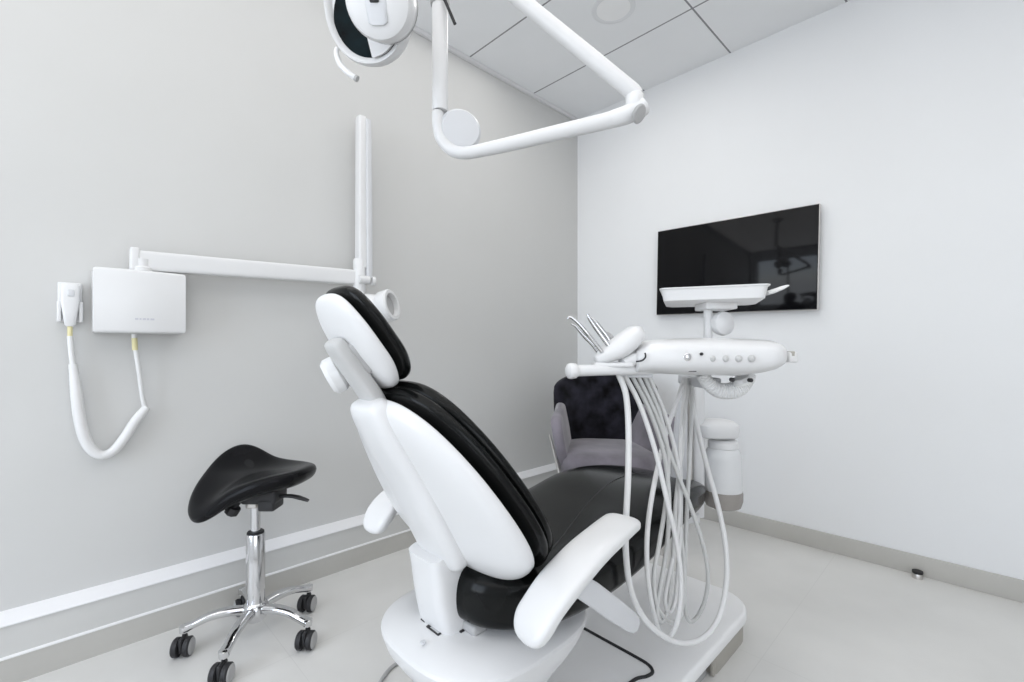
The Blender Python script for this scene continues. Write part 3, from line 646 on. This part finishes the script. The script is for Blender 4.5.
# lower arm with bend turning up into the vertical tube
b = bm_new()
pth = [U(632, 112, 1.225), U(612, 119.5, 1.235), U(560, 132, 1.255), U(510, 144, 1.275), U(478, 151, 1.29), U(462, 153, 1.295), U(450, 149, 1.30), U(441, 138, 1.30), U(438, 124, 1.30), U(438, 112, 1.30)]
tube(b, catmull(pth, 5), [.022, .0215, .020, .0185, .017, .0165, .0165, .0165, .0165], 20); obj('lower_arm', b, 'white', root)
b = bm_new(); lathe(b, [(0, -.018), (.052, -.015), (.060, -.006), (.060, .006), (.052, .015), (0, .018)], U(460, 131, 1.315), (RT * .30 - FW), 40); obj('spring_cover', b, 'cool', root)
b = bm_new(); tube(b, [U(440, 111, 1.30), U(440, 108, 1.30), U(440, 50, 1.30), U(440, 3, 1.30)], [.020, .0225, .0225, .0225], 24); obj('light_stem', b, 'white', root)
b = bm_new(); lathe(b, [(.0, -.012), (.026, -.010), (.028, .0), (.028, .05), (.02, .06), (0, .06)], U(440, 2, 1.30), UP, 24); obj('stem_cap', b, 'grey', root)
b = bm_new(); tube(b, [U(444, -2, 1.27), U(455, 24, 1.27)], .0045, 10); obj('release_rod', b, 'dark', root)
# elbow
b = bm_new(); tube(b, catmull([U(612, 119.5, 1.235), U(625, 115.5, 1.225), U(637, 110, 1.22), U(643, 106, 1.22)], 4), [.022, .0235, .025, .025], 24); obj('elbow', b, 'white', root)
b = bm_new(); lathe(b, [(0, 0), (.022, 0), (.024, .004), (.020, .008), (0, .009)], U(638, 113.5, 1.190), (RT * .55 - FW * .6 - UP * .5), 28, ); obj('end_cap', b, 'grey', root)
b = bm_new(); lathe(b, [(.022, -.02), (.024, -.01), (.024, .012), (.020, .018), (0, .02)], U(635, 101, 1.22), UP, 24); obj('swivel', b, 'white', root)
up0, up1 = U(633, 92, 1.22), U(388, -108, 1.26)
b = bm_new(); tube(b, [up0 + (up1 - up0) * t for t in (-.02, .0, .12, .5, 1)], [.018, .0215, .0215, .0205, .0205], 24); obj('upper_arm', b, 'white', root)
b = bm_new(); tube(b, [up1 - UP * .05, up1 + UP * .1, Vector((up1.x, up1.y, H - .02))], .03, 24); lathe(b, [(.10, 0), (.10, -.02), (.04, -.05)], (up1.x, up1.y, H), seg=32); obj('ceiling_post', b, 'white', root)
# light head
hc = U(369, 14, 1.15)
nrm = (RT * -.25 - FW * .85 - UP * .45).normalized()
e1 = (RT - nrm * RT.dot(nrm)).normalized(); e2 = nrm.cross(e1)
if e2.z < 0: e2 = -e2
def DP(u, v, w): return hc + e1 * u + e2 * v + nrm * w
def dish_ring(scale, w, n=64):
    o = []
    for k in range(n):
        a = 2 * PI * k / n; c_, s_ = math.cos(a), math.sin(a)
        rx = .110 * (1 + .04 * s_); ry = .132 if s_ > 0 else .110
        o.append(DP(rx * scale * sg(c_, .92), ry * scale * sg(s_, .92), w))
    return o
b = bm_new(); add_rings(b, [dish_ring(.84, .012), dish_ring(.90, .024), dish_ring(.97, .026), dish_ring(1.02, .014), dish_ring(1.03, .0), dish_ring(.99, -.016), dish_ring(.80, -.045), dish_ring(.4, -.07), dish_ring(.02, -.072)], cap=True); 
hh = obj('lamp_housing', b, 'white', root, sharp=60)
b = bm_new(); add_rings(b, [[DP(-.006 + .086 * q_ * math.cos(a), -.018 + .090 * q_ * math.sin(a), w_) for a in [2 * PI * k / 64 for k in range(64)]] for q_, w_ in ((1.0, .010), (1.0, .0145), (.7, .014), (.35, .0135), (.02, .0135))]); obj('reflector_glass', b, 'lens', root, sharp=60)
# hub with lamp carrier in front of the glass
hubc = U(382, 3, 1.06)
hax = (nrm + e1 * .15 - e2 * .05).normalized()
b = bm_new(); lathe(b, [(0, -.06), (.05, -.058), (.070, -.045), (.0775, -.02), (.0775, .022), (.072, .034), (.060, .040), (.03, .042), (0, .042)], hubc, hax, 44); obj('lamp_hub', b, 'white', root)
b = bm_new(); lathe(b, [(.0785, -.022), (.0795, -.019), (.0785, -.016)], hubc, hax, 44); bmesh.ops.delete(b, geom=[f for f in b.faces if len(f.verts) > 4], context='FACES'); obj('hub_gasket', b, 'grey', root)
b = bm_new(); rbox(b, hubc + hax * .043 + e1 * -.002 + e2 * .004, (.022, .016, .012), .003, (e1, e2, hax)); obj('hub_latch', b, 'dark', root)
b = bm_new(); bar(b, [hubc + hax * .041 + e2 * t for t in (-.045, -.04, 0, .04, .045)], [.03, .045, .05, .045, .03], .008, hax, 3, 20); obj('hub_cover', b, 'cool', root)
# white plate standing in for the bright reflection right of the glass
b = bm_new(); o1, o2, o3 = [], [], []
full1, full2 = dish_ring(.86, .030), dish_ring(.30, .036)
lo, hi = 49, 71
A_ = [full1[k % 64] for k in range(lo, hi)]; B_ = [full2[k % 64] for k in range(lo, hi)]
prism(b, A_ + list(reversed(B_)), nrm * -.010, 0); obj('glass_reflection', b, 'white2', root)
b = bm_new(); hg = catmull([U(337, 49, 1.13), U(336.5, 54, 1.12), U(340, 64, 1.10), U(347, 72, 1.09), U(356, 78, 1.09)], 5); tube(b, hg, [.006, .0065, .007, .007], 14); obj('handle', b, 'white', root)
b = bm_new(); tube(b, [U(355.5, 77.7, 1.09), U(357.5, 79, 1.09)], .0075, 14); obj('handle_tip', b, 'grey', root)
# yoke from the stem to the back of the head
b = bm_new(); tube(b, catmull([U(440, -8, 1.30), U(436, -45, 1.29), U(415, -70, 1.26), U(390, -60, 1.24), DP(0, .06, -.05)], 6), [.02, .018, .017, .017, .018], 18); obj('yoke', b, 'white', root)

# ================================================================== ARMCHAIR in the corner
AD = 2.85
ac = L((606 - CX) / F * AD, AD, 0)
root = thing('armchair', 'dark velvet tub armchair with padded grey seat in the corner', 'armchair', ac)
ang = math.radians(-9)
AR = RT * math.cos(ang) - FW * math.sin(ang) * -1; AR = (RT * math.cos(ang) + FW * math.sin(ang)); AF = UP.cross(AR)     # AF points to the back of the chair
def A(r, f, z): return ac + AR * r + AF * f + UP * z
# curved back shell
b = bm_new(); rings = []
NB = 26
for i in range(NB + 1):
    t = -1 + 2 * i / NB
    a = math.radians(90 - t * 62)
    cxp, cyp = .34 * math.cos(a) * 1.0, .30 * math.sin(a)
    top = .945 - .02 * abs(t) ** 2 - .30 * max(0, abs(t) - .55) ** 2
    bot = .40
    n_ = Vector((math.cos(a), math.sin(a)))
    ring = []
    th_ = .045
    prof_ = [(th_, bot), (th_, bot + .1), (th_ + .012, top - .15), (th_ + .02, top - .04), (th_ + .008, top - .006), (0, top), (-th_ * .5 + .01, top - .012), (-th_ * .6, top - .08), (-th_ * .9, bot + .2), (-th_ * .6, bot)]
    k = 1 if abs(t) < .97 else .6
    for o_, z in prof_:
        ring.append(A(cxp + n_.x * o_ * k, -.02 + cyp + n_.y * o_ * k, z))
    rings.append(ring)
add_rings(b, rings); obj('backrest', b, 'velvet', root, sharp=60, subsurf=1)
# seat cushion
b = bm_new()
def se(hx, hy, z, e=3.4, oy=0): return [A(hx * sg(math.cos(a), 2 / e), oy + hy * sg(math.sin(a), 2 / e), z) for a in [2 * PI * k / 48 for k in range(48)]]
add_rings(b, [se(.05, .05, .37), se(.24, .25, .37, oy=-.05), se(.275, .285, .385, oy=-.05), se(.29, .30, .43, oy=-.05), se(.285, .295, .485, oy=-.05), se(.26, .27, .512, oy=-.05), se(.18, .19, .525, oy=-.05), se(.04, .04, .53, oy=-.05)])
obj('seat', b, 'velvet2', root, sharp=80)
# arms
for s in (-1, 1):
    b = bm_new()
    arm_o = ((-.24, .41), (-.285, .50), (-.305, .60), (-.302, .67), (-.275, .715), (-.22, .728), (-.05, .735), (.10, .76), (.16, .60), (.12, .41))
    prism(b, [A(s * ((.262 + .16 * (z_ - .57) - .04 * (f_ + .05)) if s < 0 else (.262 + .24 * (z_ - .57) - .42 * (f_ + .05))) - .032, f_, z_) for f_, z_ in arm_o], AR * .064, .026, 4)
    obj('armrest', b, 'velvet2', root, sharp=70)
    for yy in (-.27, .24):
        b = bm_new(); tube(b, [A(s * (.318 - (.04 if s < 0 else .40) * (yy + .05)), yy, .62), A(s * (.265 - (.04 if s < 0 else .3) * (yy + .05)), yy, .41), A(s * .28, yy * 1.2, .0)], [.006, .009, .008], 12); obj('leg', b, 'steel', root)

# ================================================================== CAMERA
cd = bpy.data.cameras.new('camera'); co = bpy.data.objects.new('camera', cd); C.objects.link(co)
co.location = CAM
co.matrix_world = Matrix.Translation(CAM) @ Matrix(((RT.x, 0, -FW.x, 0), (RT.y, 0, -FW.y, 0), (0, 1, 0, 0), (0, 0, 0, 1)))
cd.sensor_width = 36; cd.lens = 462 / 1024 * 36; cd.shift_y = 7 / 1024; cd.clip_start = .02
bpy.context.scene.camera = co

# ================================================================== LIGHT
def area(name, loc, rot, sx, sy, power, col):
    l = bpy.data.lights.new(name, 'AREA'); l.shape = 'RECTANGLE'; l.size = sx; l.size_y = sy; l.energy = power; l.color = col
    o = bpy.data.objects.new(name, l); C.objects.link(o); o.location = loc; o.rotation_euler = rot; return o
area('window_daylight', ((wx0 + wx1) / 2, YN - .25, (wz0 + wz1) / 2), (math.radians(90), 0, 0), wx1 - wx0, wz1 - wz0, 80, (.85, .91, 1.0))
area('added_ceiling_fill', (1.9, -3.0, H - .02), (0, 0, 0), 3.6, 4.2, 72, (1.0, .98, .95))  # added broad fill under the ceiling, no lamp panel there
l_ = area('ceiling_lamp_light', (.895, -.85, H - .006), (0, 0, 0), .18, .18, 5.5, (1.0, .985, .96)); l_.data.shape = 'DISK'
area('added_side_fill', (XR + .25, (vy0 + vy1) / 2, (vz0 + vz1) / 2), (math.radians(90), 0, math.radians(90)), vy1 - vy0, vz1 - vz0, 50, (.97, .97, 1.0))  # added fill from the side, brightens the chair's right and its floor plate
w = bpy.data.worlds.new('World'); bpy.context.scene.world = w; w.use_nodes = True
nt = w.node_tree; bg = nt.nodes['Background']
sky = nt.nodes.new('ShaderNodeTexSky'); sky.sky_type = 'NISHITA'; sky.sun_disc = False; sky.sun_elevation = math.radians(40)
nt.links.new(sky.outputs[0], bg.inputs['Color']); bg.inputs['Strength'].default_value = .25
vs = bpy.context.scene.view_settings
vs.view_transform = 'Standard'; vs.look = 'None'; vs.gamma = 1.0; vs.use_curve_mapping = False; vs.exposure = -0.60
